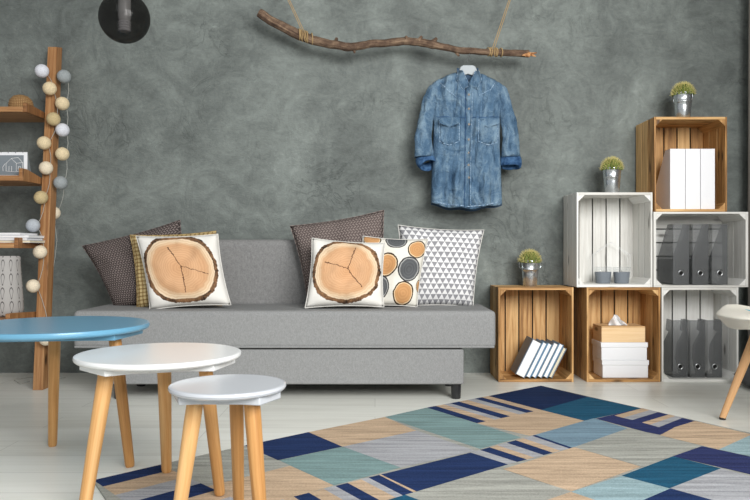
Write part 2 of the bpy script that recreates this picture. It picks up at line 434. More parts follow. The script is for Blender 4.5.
# ------------------------------------------------------------------ cushions
def pillow(name, c, Yb, Yt, th, mat, label, group=None, seed=0, n=26, back='pillow_back'):
    """c: TL, TR, BR, BL as (px, py) seen at depth; leaning from Yb at the bottom to Yt at the top"""
    TL, TR, BR, BL = [P(q[0], q[1], y) for q, y in zip(c, (Yt, Yt, Yb, Yb))]
    W = (TR - TL).normalized(); U = ((TL + TR) / 2 - (BL + BR) / 2).normalized(); Nn = U.cross(W).normalized()
    if Nn.y > 0: Nn = -Nn
    b = B()
    def fn(side):
        def f(u, v):
            a, d = 2 * u - 1, 2 * v - 1
            e = 0.055
            uu = a * (1 - e * (1 - d * d) * a * a); vv = d * (1 - e * (1 - a * a) * d * d)
            s, t = (uu + 1) / 2, (vv + 1) / 2
            p = (BL * (1 - s) + BR * s) * (1 - t) + (TL * (1 - s) + TR * s) * t
            k = max(0, (1 - a ** 4)) ** .55 * max(0, (1 - d ** 4)) ** .55
            wr = noise.noise(Vector((a * 2.3 + seed, d * 2.3, seed))) * .022 + noise.noise(Vector((a * 6 + seed, d * 6, seed + 4))) * .006
            crease = .012 * math.sin(8 * math.atan2(d, a) + seed) * (a * a + d * d) * .5
            off = (th * .5 + wr + crease) * k
            if side < 0: off = th * .4 * k
            return p + Nn * off * side
        return f
    b.grid(fn(1), n, n); b.mi = 1; b.grid(fn(-1), n, n)
    ctr = (BL + BR) / 2
    o = b.build(name, [mat, back], None, ctr, weld=True, angle=180)
    tag(o, label, 'cushion', group)
    # welt seam as a part
    s = B(); pts = []
    f = fn(1)
    for i in range(n): pts.append(f(i / n, 0))
    for i in range(n): pts.append(f(1, i / n))
    for i in range(n): pts.append(f(1 - i / n, 1))
    for i in range(n + 1): pts.append(f(0, 1 - i / n))
    s.tube(pts, .0024, 6)
    s.build('seam', back, o, ctr)
    return o
GR = None
pillow('cushion', [(82, 246), (180, 220), (196, 306), (115, 308)], 3.70, 3.775, .12, 'knit_dark', 'dark brown knitted cushion, leftmost on the grey sofa', seed=1, back='knit_dark')
pillow('cushion', [(130, 235), (216, 231), (222, 306), (137, 309)], 3.60, 3.675, .09, 'gold', 'gold lattice patterned cushion squeezed behind a white cushion at the left', seed=2, back='gold')
pillow('cushion', [(136, 236), (218, 234), (231, 305), (150, 310)], 3.49, 3.575, .11, 'slice_one', 'white cushion with log slice print in front of the gold cushion', seed=3)
pillow('cushion', [(290, 226), (384, 210), (388, 303), (308, 304)], 3.68, 3.775, .12, 'knit_brown', 'taupe brown waffle knit cushion behind the right log slice cushion', seed=4, back='knit_brown')
pillow('cushion', [(363, 236), (428, 239), (417, 307), (356, 307)], 3.59, 3.68, .09, 'dots', 'white cushion printed with many small orange and grey log slices', seed=6)
pillow('cushion', [(398, 225), (484, 230), (473, 307), (402, 307)], 3.70, 3.78, .12, 'triangles', 'white cushion with small grey triangle pattern, rightmost on the sofa', seed=7)
pillow('cushion', [(312, 238), (385, 243), (384, 307), (305, 308)], 3.47, 3.565, .11, 'slice_two', 'white cushion with log slice print beside the small slices cushion', seed=5)

# ------------------------------------------------------------------ round tables
def round_table(name, c, R, top, th, mat, legs, label, plate_z=.019):
    t = thing(name, (c[0], c[1], 0), label, 'table'); O = (c[0], c[1], 0)
    B().lathe([(0, -th), (R - .03, -th), (R - .010, -th), (R - .006, -th + .0008), (R - .002, -th + .004), (R, -th + .008), (R, -th * .5), (R, -.004), (R - .0012, -.0012), (R - .004, 0), (R - .010, 0), (R - .03, 0), (0, 0)], (c[0], c[1], top), 96).build('table_top', mat, t, O, angle=24)
    # support plate with three blunt arms under the top
    angs = [math.atan2(l[1][1] - c[1], l[1][0] - c[0]) for l in legs]; pts = []
    for a in sorted(angs):
        for d, r in ((-.60, .68), (-.36, .93), (.36, .93), (.60, .68)):
            pts.append((c[0] + R * r * math.cos(a + d), c[1] + R * r * math.sin(a + d)))
    B().prism(pts, 2, top - th - plate_z, top - th).build('support_plate', mat, t, O, bevel=.003)
    for (foot, head, r1) in legs:
        f = Vector(foot); h = Vector(head); d = h - f; pts = []; rad = []
        for q, rr in ((0, .62), (.012, .72), (.03, .76), (.5, .9), (.85, 1.0), (1, .98)):
            pts.append(f + d * q); rad.append(r1 * rr)
        bb = B().tube(pts, rad, 20, tint=random.random())
        bb.build('leg', 'oak', t, O, angle=60)
    return t
RZ = .0085
round_table('round_table', (-1.05, 2.56 * K), .296, .453, .020, 'blue_lacquer', [
    ((-1.145, 2.766 * K, 0), (-1.110, 2.70 * K, .42), .020), ((-.786, 2.50 * K, 0), (-.846, 2.53 * K, .42), .020), ((-1.37, 2.36 * K, 0), (-1.26, 2.46 * K, .42), .020)],
    'round blue topped coffee table with oak legs at the left edge')
round_table('round_table', (-.614, 2.22 * K), .229, .404, .017, 'white_lacquer', [
    ((-.646, 2.415 * K, RZ), (-.634, 2.34 * K, .376), .0205), ((-.435, 2.186 * K, RZ), (-.478, 2.19 * K, .376), .0195), ((-.766, 2.046 * K, 0), (-.722, 2.10 * K, .376), .0215)],
    'round white topped side table with oak legs between blue and grey tables')
round_table('round_table', (-.351, 1.86 * K), .138, .377, .015, 'grey_lacquer', [
    ((-.465, 1.80 * K, RZ), (-.421, 1.83 * K, .348), .0195), ((-.349, 2.0 * K, RZ), (-.343, 1.925 * K, .348), .0175), ((-.259, 1.80 * K, RZ), (-.290, 1.83 * K, .348), .0195)],
    'smallest round table, light grey top on oak legs, nearest the camera')

# ------------------------------------------------------------------ rug
rug_o = (.6, 2.2, 0)
far, left = G(541, 387), G(93.5, 482.5); d2 = (G(642, 410) - far).normalized(); LEN = 2.25
b = B()
cor = [far, left, left + d2 * LEN, far + d2 * LEN]
b.prism([(p.x, p.y) for p in cor], 2, .0005, .007); 
names = list(RUGC.keys()); lay = [0]
def patch(col, *q):
    lay[0] += 1; z = .0071 + lay[0] * .000012
    vs = []
    for p in q:
        g = G(p[0], p[1]); vs.append(b.bm.verts.new((g.x, g.y, z)))
    b.face(vs, None, .5, names.index(col))
def stripes(tl, tr, br, bl, seq):
    """stripe bands between edge tl-tr and edge bl-br: seq of (colour, end fraction)"""
    a = 0
    G4 = [G(*p) for p in (tl, tr, br, bl)]
    for col, e in seq:
        lay[0] += 1; z = .0071 + lay[0] * .000012
        vs = [G4[0].lerp(G4[1], a), G4[0].lerp(G4[1], e), G4[3].lerp(G4[2], e), G4[3].lerp(G4[2], a)]
        b.face([b.bm.verts.new((p.x, p.y, z)) for p in vs], None, .5, names.index(col)); a = e
for f in b.bm.faces: f.material_index = names.index('greige')
patch('deep', (541, 387), (488.5, 397.5), (541, 411.5), (588, 398.2))
patch('teal', (588, 398.2), (541, 411.5), (584, 422.5), (642, 410))
stripes((488.5, 397.5), (427, 409.2), (477, 425), (541, 411.5), [('beige', .12), ('navy', .24), ('lilac', .36), ('beige', .5), ('navy', .64), ('lilac', .74), ('beige', .87), ('navy', 1.0)])
patch('aqua', (427, 409.2), (384.7, 418.7), (480, 451), (521, 439.3))
patch('beige', (477, 425), (541, 411.5), (584, 422.5), (530, 437.8))
patch('beige', (384.7, 418.7), (308.5, 434), (342.5, 448.7), (416.3, 432.5))
patch('navy', (308.5, 434), (244.7, 447.6), (278, 462.4), (342.5, 448.7))
patch('greige', (160, 466.7), (244.7, 447.6), (290, 468), (207, 489))
patch('beige', (207, 489), (290, 468), (334, 487.7), (240, 516))
stripes((93.5, 482.5), (240, 585), (330, 545), (160, 467), [('navy', .09), ('beige', .2), ('lilac', .30), ('navy', .40), ('beige', .49), ('lilac', .58), ('navy', .70), ('beige', .80), ('lilac', .9), ('navy', 1.0)])
patch('aqua', (279, 462.5), (343, 448.8), (400.7, 469.8), (334, 488))
patch('lilac', (343, 448.8), (416.5, 432.5), (476, 453), (400.7, 469.8))
patch('navy', (380.5, 477), (470.5, 454.7), (508, 466.7), (415, 494.5))
patch('beige', (379, 477.3), (381, 476.9), (416.5, 494), (413.5, 495))
stripes((379, 477.3), (283, 502), (318, 524), (413.5, 495), [('navy', .12), ('lilac', .2), ('beige', .35), ('navy', .48), ('lilac', .6), ('beige', .75), ('navy', .9), ('beige', 1.0)])
stripes((470.5, 454.7), (537, 436.5), (574, 449.3), (508, 466.7), [('lilac', .13), ('navy', .27), ('beige', .38), ('lilac', .52), ('navy', .66), ('beige', .78), ('lilac', .92), ('navy', .97), ('bluegrey', 1.0)])
patch('bluegrey', (537, 436.5), (594, 420), (627.6, 430.4), (574, 449.3))
patch('violet', (596, 420.5), (642, 409.8), (695, 422.8), (660, 436.8), (646, 434))
patch('beige', (614.4, 417.4), (642, 409.9), (650, 411.8), (623, 419.7))
patch('lilac', (623, 419.7), (650, 411.8), (658.7, 413.8), (632.4, 421.8))
patch('beige', (642, 424.4), (669, 416.2), (675.5, 417.8), (650, 426.6))
patch('lilac', (650, 426.6), (675.5, 417.8), (682.7, 419.7), (658.7, 429.2))
patch('beige', (660, 437.3), (675, 429), (695, 422.8), (752, 436.5), (718.7, 451.7))
patch('greige', (574, 449.3), (627.6, 430.4), (700, 448.3), (642, 468.8))
patch('beige', (503, 471.5), (574, 449.3), (641, 469), (571, 494.2))
patch('greige', (405, 497.5), (500, 471.5), (572, 494.2), (480, 526))
patch('sky', (571, 494.5), (621.6, 478.3), (670.7, 491), (622, 512))
patch('teal', (621.6, 478.2), (673, 458.5), (721, 470.8), (669.5, 491))
patch('violet', (673, 458.5), (702, 448.3), (800, 470), (768, 481))
patch('lilac', (669.5, 491), (721, 470.8), (790, 489), (745, 512))
patch('sky', (718.7, 451.7), (752, 436.5), (800, 446), (800, 470))
patch('beige', (480, 526), (571, 494.5), (622, 512), (540, 550))
patch('navy', (622, 512), (670.7, 491), (745, 512), (700, 540))
patch('teal', (318, 524), (405, 497.5), (480, 526), (400, 560))
patch('lilac', (240, 516), (283, 502), (318, 524), (270, 545))
ro = b.build('rug', ['rug_' + k for k in names], None, rug_o)
tag(ro, 'large patchwork rug of navy, teal, beige and grey blocks on the floor', 'rug')

# ------------------------------------------------------------------ crates
CD = .272; CF = 3.842
def crate(x0, x1, z0, z1, landscape, mat, label, group, yf=CF):
    w, h = x1 - x0, z1 - z0
    O = Vector(((x0 + x1) / 2, yf, z0)); t = thing('wooden_crate', O, label, 'crate', group)
    Wd, Ln = (h, w) if landscape else (w, h)   # short and long side
    T = .010; E = .014
    def fin(bb, name):
        if landscape:
            for v in bb.bm.verts:
                x, y, z = v.co; v.co = (z - Ln / 2, y, Wd / 2 - x)
        return bb.build(name, mat, t, bevel=.0015)
    bb = B(); n = 5; g = .007; sw = (Wd - 2 * T - g * (n - 1)) / n
    for i in range(n):
        a = -Wd / 2 + T + i * (sw + g); bb.box(a, a + sw, CD - .010, CD - .001, .004, Ln - .004)
    fin(bb, 'back_panel')
    for s in (-1, 1):
        bb = B(); n = 3; g = .006; sw = (CD - g * (n - 1)) / n
        for i in range(n):
            a = i * (sw + g); xx = (-Wd / 2, -Wd / 2 + T) if s < 0 else (Wd / 2 - T, Wd / 2)
            bb.box(xx[0], xx[1], a, a + sw, 0, Ln)
        fin(bb, 'side_panel')
    for s in (0, 1):
        bb = B(); n = 2; g = .005; sw = (CD - .012 - g * (n - 1)) / n
        for i in range(n):
            a = .0 + i * (sw + g); zz = (0.0, E) if s == 0 else (Ln - E, Ln)
            bb.box(-Wd / 2 + T, Wd / 2 - T, a, a + sw, zz[0], zz[1])
        fin(bb, 'end_panel')
    for sx in (-1, 1):
        for sz in (0, 1):
            x = sx * (Wd / 2 - T); z = E if sz == 0 else Ln - E; q = .034
            bb = B(); bb.prism([(x, z), (x - sx * q, z), (x, z + (q if sz == 0 else -q))], 1, .002, CD - .011)
            fin(bb, 'corner_post')
    return t
crate(.650, 1.047, .0, .499, False, 'pine', 'natural pine crate beside the sofa, holding leaning blue books', 'upright pine crates')
crate(1.116, 1.505, 0, .499, False, 'pine', 'natural pine crate holding stacked white boxes and a tissue box', None)
crate(1.511, 1.916, 0, .499, False, 'whitewash', 'whitewashed crate on the floor behind the white chair seat', None)
crate(1.063, 1.463, .500, 1.000, False, 'whitewash', 'whitewashed crate with two grey votives, standing on the pine crates', None)
crate(1.468, 1.968, .500, .897, True, 'whitewash', 'whitewashed crate lying sideways with smoked magazine files under the top crate', None)
crate(1.472, 1.856, .898, 1.398, False, 'pine', 'natural pine crate topmost of the stack, holding white magazine files', None)
for o in C.objects:
    if o.get('category') == 'crate' and 'group' in o: del o['group']

# ------------------------------------------------------------------ books leaning in the crate
TH = math.radians(26.5); HB = .207; ct = math.cos(TH)
piv = 1.031 - HB * math.sin(TH) - .001
specs = [(.022, 'book_slate', 'cream_paper', .85, 'thin book with cream pages and dark cover, rightmost in the pine crate'),
         (.026, 'book_blue', 'white_paper', .95, 'blue book beside the cream paged one in the leaning row'),
         (.028, 'book_slate', 'white_paper', .97, 'slate covered book, third from the right of the leaning row'),
         (.026, 'book_blue', 'white_paper', .96, 'blue covered book, fourth from the right of the leaning row'),
         (.026, 'book_blue', 'white_paper', .99, 'blue covered book touching the thick slate book'),
         (.054, 'book_slate', 'white_paper', 1.0, 'thickest slate blue book, leftmost of the leaning row')]
px_ = piv
for T_, cm, pm, hs, lab in specs:
    hh = HB * hs; D_ = .155
    t = thing('book', (px_, CF + .018, .0155), lab, 'book', 'books leaning in the pine crate', (0, TH, 0))
    bb = B(); bb.box(-T_, -T_ + .0045, 0, D_, 0, hh).box(-.0045, -.0001, 0, D_, 0, hh).box(-T_ + .0045, -.0045, D_ - .0028, D_, 0, hh)
    bb.build('cover', cm, t, bevel=.0006)
    B().box(-T_ + .0046, -.0046, .003, D_ - .003, .003, hh - .003).build('page_block', pm, t)
    px_ -= T_ / ct + .0006

# ------------------------------------------------------------------ storage boxes and tissue box
def lid_box(z, w, d, h, x0, y0, label):
    t = thing('storage_box', (x0 + w / 2, y0 + d / 2, z), label, 'box', 'white lidded boxes')
    B().box(-w / 2 + .004, w / 2 - .004, -d / 2 + .004, d / 2 - .004, 0, h - .002).build('box_body', 'white_card', t, bevel=.002)
    B().box(-w / 2, w / 2, -d / 2, d / 2, h - .026, h).build('lid', 'white_card', t, bevel=.002)
    return t
BY = CF + .035
a_ = lid_box(.0155, .25, .17, .094, 1.208, BY, 'white lidded card box under the other white box')
b_ = lid_box(.1100, .25, .17, .094, 1.202, BY, 'white lidded card box between the wooden tissue box and lower box')
t = thing('tissue_box', (1.322, BY + .08, .2045), 'wooden tissue box with a white tissue poking out, on white boxes', 'tissue box')
bb = B(); w, d, h = .232, .155, .078
bb.box(-w / 2, w / 2, -d / 2, -d / 2 + .007, 0, h, .9).box(-w / 2, w / 2, d / 2 - .007, d / 2, 0, h).box(-w / 2, -w / 2 + .007, -d / 2 + .007, d / 2 - .007, 0, h).box(w / 2 - .007, w / 2, -d / 2 + .007, d / 2 - .007, 0, h)
bb.build('box_body', 'pine_pale', t, bevel=.001)
bb = B(); bb.box(-w / 2 + .0, w / 2, -d / 2, -.018, h + .0005, h + .007).box(-w / 2, w / 2, .018, d / 2, h + .0005, h + .007).box(-w / 2, -.06, -.018, .018, h + .0005, h + .007).box(.06, w / 2, -.018, .018, h + .0005, h + .007)
bb.build('lid', 'pine_pale', t, bevel=.001)
bb = B()
def tf(u, v):
    x = (u - .5) * .115 * (1 - .55 * v) - .012 * v; z = h - .01 + v * (.075 - .05 * abs(u - .38))
    return (x, .012 * math.sin(u * 9 + v * 4) * (1 + v) + .01 * (v - .5), z + .006 * math.sin(u * 13))
bb.grid(tf, 16, 8, smooth=True); bb.build('tissue', 'white_paper', t, solid=.0015, angle=25)

# ------------------------------------------------------------------ magazine files
def magazine_file(loc, w, d, h, mat, label, group, ring=True, cut='slant'):
    t = thing('magazine_file', loc, label, 'magazine file', group); q = .0022
    B().box(0, w, 0, q, 0, h).build('spine', mat, t)
    if cut == 'slant': pr = [(q, 0), (d, 0), (d, h * .42), (d * .34, h), (q, h)]
    else: pr = [(q, 0), (d * .55, 0), (d * .78, h * .25), (d * .74, h * .5), (d * .3, h * .78), (d * .5, h * .8), (d * .42, h), (q, h)]
    for x in (0, w - q): B().prism(pr, 0, x, x + q).build('side', mat, t)
    B().box(q, w - q, q, d * (.55 if cut != 'slant' else 1), 0, q).build('bottom', mat, t)
    if cut == 'slant': B().box(q, w - q, d - q, d, q, h * .42).build('back', mat, t)
    if ring:
        bb = B(); n = 20; pts = [(w / 2 + .013 * math.cos(i * 2 * PI / n), -.001, h * .19 + .013 * math.sin(i * 2 * PI / n)) for i in range(n + 1)]
        bb.tube(pts, .0026, 8); r_ = bb.build('finger_ring', 'steel', t)
        bb = B(); bb.prism([(w / 2 + .011 * math.cos(i * 2 * PI / n), h * .19 + .011 * math.sin(i * 2 * PI / n)) for i in range(n)], 1, -.001, -.0003); bb.build('finger_hole', 'dark_hole', t)
    return t
pl = ['left', 'middle', 'right']
for i in range(3):
    xs = (1.583, 1.686, 1.789)[i]
    magazine_file((xs, CF + .03, .5122), .085, .215, .322, 'smoked_plastic', ('leftmost', 'middle', 'rightmost')[i] + ' of three smoked magazine files in the sideways white crate', 'smoked files in the sideways crate')
for i in range(3):
    xs = (1.590, 1.682, 1.774)[i]
    magazine_file((xs, CF + .05, .0155), .080, .20, .306, 'smoked_plastic', ('leftmost', 'middle', 'rightmost')[i] + ' of three smoked curved files in the floor level white crate', 'smoked files in the floor crate', True, 'curve')
for i in range(3):
    xs = (1.568, 1.650, 1.730)[i]
    magazine_file((xs, CF + .03, .9135), (.079, .077, .075)[i], .20, .320, 'white_card', ('leftmost', 'middle', 'rightmost')[i] + ' of three white magazine files in the top crate', 'white files in the top crate', False)

# ------------------------------------------------------------------ votives under a wire house
for i, px in enumerate((603, 621.5)):
    x = X(px, 3.98); t = thing('votive_candle', (x, 3.98, .5145), ('left', 'right')[i] + ' one of two grey candles in glass cups in the white crate', 'candle', 'grey votives')
    B().lathe([(0, 0), (.036, 0), (.038, .003), (.044, .062), (0, .062)], n=28).build('wax', 'candle_grey', t)
    B().lathe([(.0368, 0), (.0395, .003), (.0475, .088), (.0465, .0885), (.0456, .086)], n=28).build('glass_cup', 'clear_glass', t)
    B().tube([(0, 0, .06), (.001, 0, .07)], .001, 6).build('wick', 'black_plastic', t)
t = thing('wire_house', (X(612, 4.03), 4.03, .5145), 'thin white wire house frame standing behind the grey votives', 'ornament')
bb = B(); w, e, pk = .100, .155, .225
for y in (.0, .035):
    bb.tube([(-w, y, .003), (-w, y, e), (0, y, pk), (w, y, e), (w, y, .003), (-w, y, .003)], .0014, 6)
bb.build('wire_frame', 'white_lacquer', t)
bb = B()
for p in ((-w, e), (0, pk), (w, e), (-w, .003), (w, .003)): bb.tube([(p[0], 0, p[1]), (p[0], .035, p[1])], .0014, 6)
bb.build('cross_wire', 'white_lacquer', t)

# ------------------------------------------------------------------ cactus pots
def cactus(loc, label):
    t = thing('potted_cactus', loc, label, 'cactus', 'cacti in zinc buckets')
    B().lathe([(0, 0), (.031, 0), (.033, .003), (.0385, .06), (.0395, .078), (.0415, .08), (.0415, .083), (.0402, .085), (.0440, .118), (.0465, .121), (.0465, .124), (.0440, .125), (.0425, .112), (0, .108)], n=40).build('bucket', 'zinc', t, angle=70)
    for s in (-1, 1):
        bb = B(); pts = [(s * (.046 + .007 * math.sin(q * PI / 6)), 0, .112 - .016 * math.cos(q * PI / 6) - .01) for q in range(7)]
        bb.tube(pts, .0016, 6); bb.build('lug', 'zinc', t)
    B().lathe([(0, .113), (.042, .113)], n=24).build('soil', 'soil', t)
    R = .047
    bb = B()
    def cf(u, v):
        a = u * 2 * PI; e = v * PI / 2; r = R * (1 + .08 * math.cos(a * 14)) * math.cos(e) ** .8
        return (r * math.cos(a), r * math.sin(a), .114 + .055 * math.sin(e))
    bb.grid(cf, 112, 10, close_u=True); body = bb.build('cactus_body', 'cactus', t)
    bb = B(); rnd = random.Random(3)
    for k in range(700):
        a = rnd.random() * 2 * PI; e = math.asin(rnd.random() ** .8)
        n = Vector((math.cos(a) * math.cos(e), math.sin(a) * math.cos(e), math.sin(e)))
        p = Vector((n.x * R, n.y * R, .114 + .055 * n.z)); d = (n + Vector((rnd.uniform(-.5, .5), rnd.uniform(-.5, .5), rnd.uniform(-.2, .6)))).normalized()
        bb.tube([p - d * .002, p + d * rnd.uniform(.010, .018)], [.0008, .0002], 3)
    sp = bb.build('spine_cover', 'spine_yellow', t); sp['kind'] = 'stuff'
    return t
c1 = cactus((X(530, 3.98), 3.98, .4995), 'cactus in zinc bucket on the low pine crate beside the sofa')
c1.scale = (1.12, 1.12, 1.12)
dup(c1, (X(612, 3.95), 3.95, 1.0005), (0, 0, .8), 'cactus in zinc bucket on the upper whitewashed crate')
dup(c1, (X(683, 3.92), 3.92, 1.3985), (0, 0, 2.1), 'cactus in zinc bucket on the topmost pine crate')

# ------------------------------------------------------------------ branch, ropes, hanger, shirt
YB = 3.97
bp = [(259, 13, 4.4), (270, 20, 4.6), (285, 28, 4.8), (300, 35.5, 5.0), (312, 40, 4.6), (330, 44, 4.2), (345, 46.8, 4.2), (356, 46.5, 4.0), (370, 44, 3.9), (390, 42.5, 3.8), (400, 41.5, 4.1), (412, 41.6, 3.8), (424, 42.8, 4.0), (433, 44.5, 4.3), (440, 46.2, 3.4), (455, 49.6, 3.3), (470, 51.2, 3.2), (490, 52, 3.2), (510, 53, 3.2), (522, 53.5, 3.6), (531, 54, 3.4)]
t = thing('tree_branch', P(395, 43, YB), 'long bare brown branch hung horizontally by ropes on the wall', 'branch')
O = P(395, 43, YB)
bb = B(); pts = []; rad = []
for i in range(len(bp) - 1):
    for k in range(4):
        q = k / 4; a, c = bp[i], bp[i + 1]
        px, py, r = [a[j] * (1 - q) + c[j] * q for j in range(3)]
        w = noise.noise(Vector((px * .09, 0, 0)))
        pts.append(P(px, py + w * .8, YB + .012 * math.sin(px * .05))); rad.append((r + .5 * noise.noise(Vector((px * .2, 5, 0)))) / F * YB)
bb.tube(pts, rad, 14)
for v in bb.bm.verts:
    q = noise.noise(v.co * 70) * .0016; v.co += Vector((0, q, q))
bb.build('limb', 'bark', t, O)
for (px, py, dx, dy, r) in [(336, 41, .8, -3.5, 1.6), (420, 39, 2, -3, 1.6), (434, 41, 3, -3, 1.8), (354, 50, .5, 3, 1.3), (457, 53, 2, 3, 1.4), (407, 38.5, -1.5, -2.5, 1.5)]:
    s = B(); p0 = P(px - dx * .5, py - dy * .5, YB); p1 = P(px + dx, py + dy, YB - .008); s.tube([p0, p0.lerp(p1, .6), p1], [r * 1.5 / F * YB, r * 1.1 / F * YB, r * .7 / F * YB], 9)
    s.build('twig_stub', 'bark', t, O)
s = B()
for k, (dx, dy, r) in enumerate([(6, -1.2, 1.2), (5, 2.5, 1.4), (-6, 2.2, 2.2), (-9, 1.5, 1.6), (3, .5, 2.0), (-2, 3.2, 1.6)]):
    p0 = P(529, 54, YB - .004); p1 = P(531 + dx, 54 + dy, YB - .012); s.tube([p0, p0.lerp(p1, .5), p1], [r / F * YB, r * .9 / F * YB, r * .3 / F * YB], 6)
s.build('splintered_end', 'broken', t, O)

def hang_rope(px0, py0, px1, side, label):
    base = P(px0, py0, YB); t = thing('hanging_rope', base, label, 'rope', 'jute ropes holding the branch')
    s = B(); R0 = (5.6 if side < 0 else 4.2) / F * YB
    for c in range(7):
        pts = []
        for k in range(25):
            a = k / 24 * 2 * PI; off = (c * 1.9 - 5.5 + k / 24 * 1.5 + 1.4 * math.sin(c * 2.3) + (1.3 * math.cos(a) if c % 2 else -1.0 * math.cos(a))) / F * YB
            pts.append(Vector((off, math.cos(a) * R0 * (.96 + .03 * (c % 3)), math.sin(a) * R0 * .98 + off * (-.35 if side < 0 else -.05))))
        s.tube(pts, .0030, 6)
    s.build('coil', 'rope_mat', t)
    top = P(px1, 0, YB); d = (top - base).normalized(); L = (2.75 - base.z) / d.z
    for o in (-.0035, .0035):
        s = B(); s.tube([Vector((o * 1.5, 0, .015)), d * (L * .5) + Vector((o, 0, 0)), d * (L - .001) + Vector((o * .5, 0, 0))], .0021, 6)
        s.build('strand', 'rope_mat', t)
hang_rope(304, 36, 288, -1, 'jute rope tied round the thick left part of the branch')
hang_rope(493, 52, 510, 1, 'jute rope tied round the thin right part of the branch')

YS = 3.975
# hanger
hb = P(468, 66, YS); t = thing('clothes_hanger', hb, 'pale grey plastic hanger inside the denim shirt collar', 'hanger')
s = B(); s.prism([(-.060, -.05), (-.040, -.004), (-.026, .004), (.026, .004), (.040, -.004), (.060, -.05), (.05, -.06), (0, -.045), (-.05, -.06)], 1, -.006, .006)
s.build('hanger_body', 'hanger_plastic', t, bevel=.003)
s = B(); r = .024; pts = [Vector((0, 0, .01)), Vector((.001, 0, .03)), Vector((.008, 0, .05))]
brz = Z(51.2, YB) - hb.z
pts = [Vector((-.006, 0, .01)), Vector((-.004, -.004, .03)), Vector((.002, -.02, brz - .03))]
for k in range(9):
    a = -PI / 2 * .5 - k / 8 * PI * 1.15; pts.append(Vector((.008, -.024 * math.cos(a + .9) , brz + .024 * -math.sin(a + .9) + .0)))
s.tube(pts, .0018, 8); s.build('hook', 'steel', t)

SH = P(466, 140, YS); shirt = thing('denim_shirt', SH, 'faded blue denim shirt with rolled cuffs hanging on the branch', 'shirt')
def sx(px): return X(px, YS)
def sz(py): return Z(py, YS)
def interp(tab, v):
    for (a, b_), (c, d) in zip(tab, tab[1:]):
        if a <= v <= c: return b_ + (d - b_) * (v - a) / (c - a)
    return tab[0][1] if v < tab[0][0] else tab[-1][1]
LE = [(68, 457), (76, 441), (84, 430), (96, 429), (106, 432.5), (124, 433.6), (150, 433), (170, 431.8), (200, 431)]
RE = [(68, 478), (76, 494), (84, 503), (96, 503.5), (106, 501), (124, 500), (150, 500), (170, 501), (200, 502)]
def top_py(a):           # shoulder line, a in -1..1
    c = abs(a)
    return interp([(0, 72), (.26, 72), (.3, 73), (.75, 79.5), (.93, 84), (1, 90)], c)
def front_top(a):        # neckline dips to a V in front
    c = abs(a + .04)
    return max(top_py(a), interp([(0, 89), (.12, 82), (.28, 72), (1, 70)], c))
def hem(a, back=False):
    return 203.5 + 5.5 * (1 - abs(a) ** 2) + (1.6 if back else 0) + .8 * math.sin(a * 9)
def shirt_side(front):
    def f(u, v):
        a = 2 * u - 1; tp = front_top(a) if front else top_py(a)
        py = hem(a, not front) * (1 - v) + tp * v
        l, r = interp(LE, max(py, 90)), interp(RE, max(py, 90))
        px = (l + r) / 2 + a * (r - l) / 2
        e = max(0, 1 - abs(a) ** 3.2) ** .6
        sh = min(1, max(0, (py - top_py(a)) / 16)) ** .5
        d = (.052 if front else .030) * e * (.25 + .75 * sh) 
        if not front: d = d * (0.6)
        w = 0
        if front:
            low = max(0, (py - 95) / 110)
            w = .022 * math.sin(a * 9 + py * .018 + 1.2 * noise.noise(Vector((a * 2, py * .02, 1)))) * low + .034 * noise.noise(Vector((a * 4.5, py * .022, 3))) + .016 * noise.noise(Vector((a * 11 + py * .03, py * .06, 7)))
            w *= e
        y = YS - d - w if front else YS + d
        return Vector((sx(px), y, sz(py)))
    return f
bb = B(); bb.grid(shirt_side(True), 70, 70); bb.mi = 1; bb.grid(shirt_side(False), 70, 30)
ff = shirt_side(True)
body = bb.build('shirt_body', ['denim', 'denim_inside'], shirt, SH, solid=.0015, angle=180)
def yfront(px, py):
    l, r = interp(LE, max(py, 90)), interp(RE, max(py, 90)); a = (px - (l + r) / 2) / ((r - l) / 2)
    tp = front_top(a); hm = hem(a); v = (hm - py) / (hm - tp)
    return ff((a + 1) / 2, min(1, max(0, v))).y
def strip(name, pl_, wpx, th, mat, par=shirt):
    """a flat sewn band following a px polyline on the shirt front"""
    s = B(); n = len(pl_) - 1; pp = []
    for i in range(n):
        m_ = max(1, int(math.hypot(pl_[i + 1][0] - pl_[i][0], pl_[i + 1][1] - pl_[i][1]) / 3))
        for k in range(m_): pp.append((pl_[i][0] + (pl_[i + 1][0] - pl_[i][0]) * k / m_, pl_[i][1] + (pl_[i + 1][1] - pl_[i][1]) * k / m_))
    pp.append(pl_[-1]); prev = None
    for i, p in enumerate(pp):
        q = pp[min(i + 1, len(pp) - 1)]; o = pp[max(i - 1, 0)]; dx, dy = q[0] - o[0], q[1] - o[1]; L = math.hypot(dx, dy) or 1; nx, ny = -dy / L * wpx / 2, dx / L * wpx / 2
        row = [s.bm.verts.new((sx(p[0] + e * nx), yfront(p[0] + e * nx, p[1] + e * ny) - th, sz(p[1] + e * ny))) for e in (-1, 0, 1)]
        if prev:
            for k in range(2): s.face([prev[k], prev[k + 1], row[k + 1], row[k]], [(0, 0)] * 4, smooth=True)
        prev = row
    return s.build(name, mat, par, SH, solid=.0016, angle=180)
strip('placket', [(467.5, 90), (467.3, 120), (466.8, 160), (466, 208)], 6.2, .003, 'denim')
strip('seam', [(464.3, 92), (464.2, 120), (463.8, 160), (463, 207)], .6, .0045, 'denim_dark')
strip('seam', [(436, 117.5), (450, 119), (464, 119.5)], .7, .003, 'denim_dark')
strip('seam', [(470, 119.5), (485, 119), (500, 117.5)], .7, .003, 'denim_dark')
strip('seam', [(440, 84), (446, 92), (455, 98)], .7, .003, 'denim_seam')
strip('seam', [(494, 84), (489, 92), (478, 97)], .7, .003, 'denim_seam')
